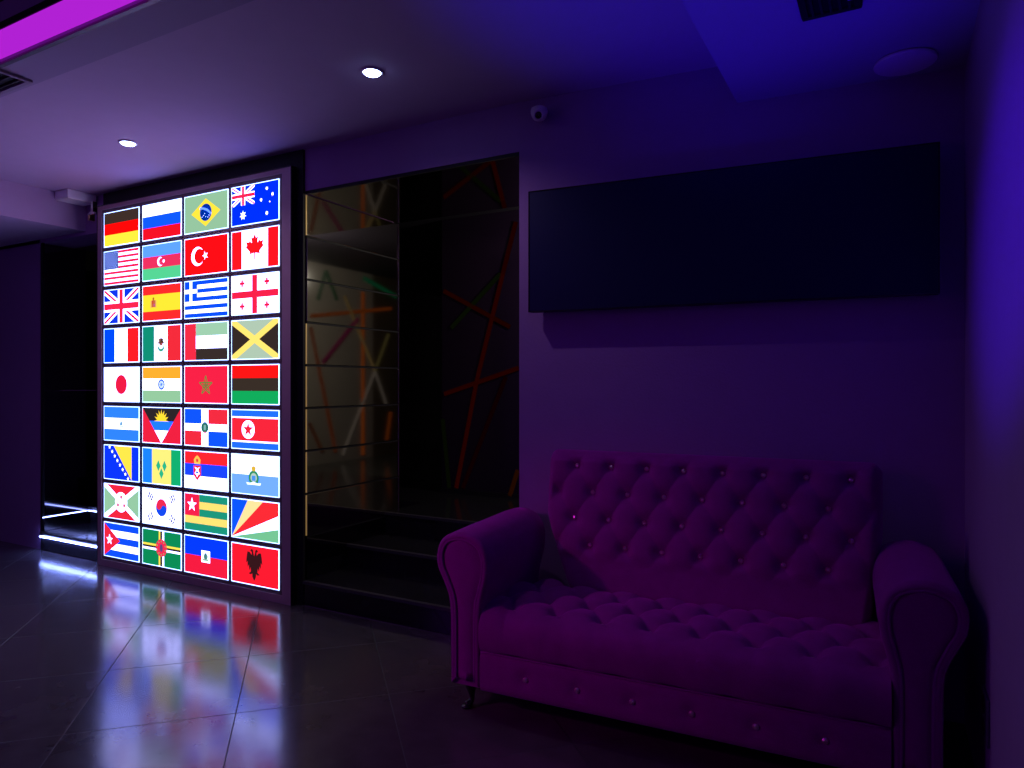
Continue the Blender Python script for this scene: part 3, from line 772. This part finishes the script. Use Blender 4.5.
# legs
def leg(x, y, sgn):
    m = MB(); pts = cr([(x, y, .084), (x, y, .060), (x+.004*sgn, y-.002, .038), (x+.004*sgn, y-.003, .022), (x-.006*sgn, y-.012, .008)], 5)
    n = len(pts)
    rr = [.021-.013*sstep(0, .62, i/(n-1))+.006*sstep(.72, 1, i/(n-1)) for i in range(n)]
    m.tube(pts, rr, 14)
    m.lathe([(.0005, .0), (.015, .0), (.017, .004), (.013, .009), (.0005, .011)], (x-.008*sgn, y-.014, 0), k=16)
    return m.build('leg', M_leg, sofa)
leg(-.055, .045, 1); leg(SW+.055, .045, -1); leg(-.055, .43, 1); leg(SW+.055, .43, -1)

# ------------------------------------------------------------------ lights
def lamp(kind, name, loc, energy, col, **k):
    l = bpy.data.lights.new(name, kind); l.energy = energy; l.color = col
    for a, b in k.items():
        if a not in ('aim',): setattr(l, a, b)
    o = bpy.data.objects.new(name, l); C.objects.link(o); o.location = [v*S for v in loc]
    if 'aim' in k:
        d_ = Vector(k['aim'])-Vector(loc); o.rotation_euler = d_.to_track_quat('-Z', 'Y').to_euler()
    return o
for x, y in ((-1.548, 1.834), (-2.945, 1.855)):
    lamp('SPOT', 'downlight_beam', (x, y, ZC-.012), 26, (.86, .62, 1.2), aim=(x, y, 0), spot_size=2.55, spot_blend=.7, shadow_soft_size=.015)
lamp('SPOT', 'blue_uplight', (-.42, 1.14, .06), 95, (.02, .0, 1.0), aim=(-.40, 1.66, 2.0), spot_size=.82, spot_blend=.9, shadow_soft_size=.05)
lamp('SPOT', 'violet_washer', (-1.6, -.3, 1.75), 340, (.075, .0, 1.0), aim=(.194, 1.60, 1.30), spot_size=.34, spot_blend=1., shadow_soft_size=.08)
lamp('SPOT', 'magenta_spot', (-2.3, .2, 1.3), 36, (.85, .02, .72), aim=(-1.1, 1.8, .3), spot_size=.66, spot_blend=1., shadow_soft_size=.06)
lamp('SPOT', 'club_fill', (-3.0, -.8, 1.9), 34, (.44, .0, .80), aim=(-.85, 2.0, .25), spot_size=.72, spot_blend=1., shadow_soft_size=.25)  # unseen spot added as purple fill for wall and sofa
lamp('AREA', 'club_ambience', (-3.2, -.8, 1.2), 4, (.30, .0, 1.0), aim=(-1.0, 2.0, .6), size=1.2)  # weak unseen area fill, added for the room's ambient purple
lamp('POINT', 'hall_fill', (-1.2, 3.3, 1.7), 22, (1., .93, .8), shadow_soft_size=.05)  # unseen, added to brighten the beige hall wall

w_ = bpy.data.worlds.new('world'); bpy.context.scene.world = w_; w_.use_nodes = True
w_.node_tree.nodes['Background'].inputs[0].default_value = (.02, .005, .04, 1); w_.node_tree.nodes['Background'].inputs[1].default_value = .3

cam = bpy.data.cameras.new('camera'); co = bpy.data.objects.new('camera', cam); C.objects.link(co)
co.location = (0, 0, S); co.rotation_euler = (PI/2, 0, TH)
cam.sensor_width = 36; cam.lens = FPX/1024*36; cam.clip_start = .02; cam.shift_y = .5/1024
bpy.context.scene.camera = co
sc = bpy.context.scene
sc.view_settings.view_transform = 'Standard'; sc.view_settings.look = 'None'
sc.view_settings.exposure = 0; sc.view_settings.gamma = 1; sc.view_settings.use_curve_mapping = False
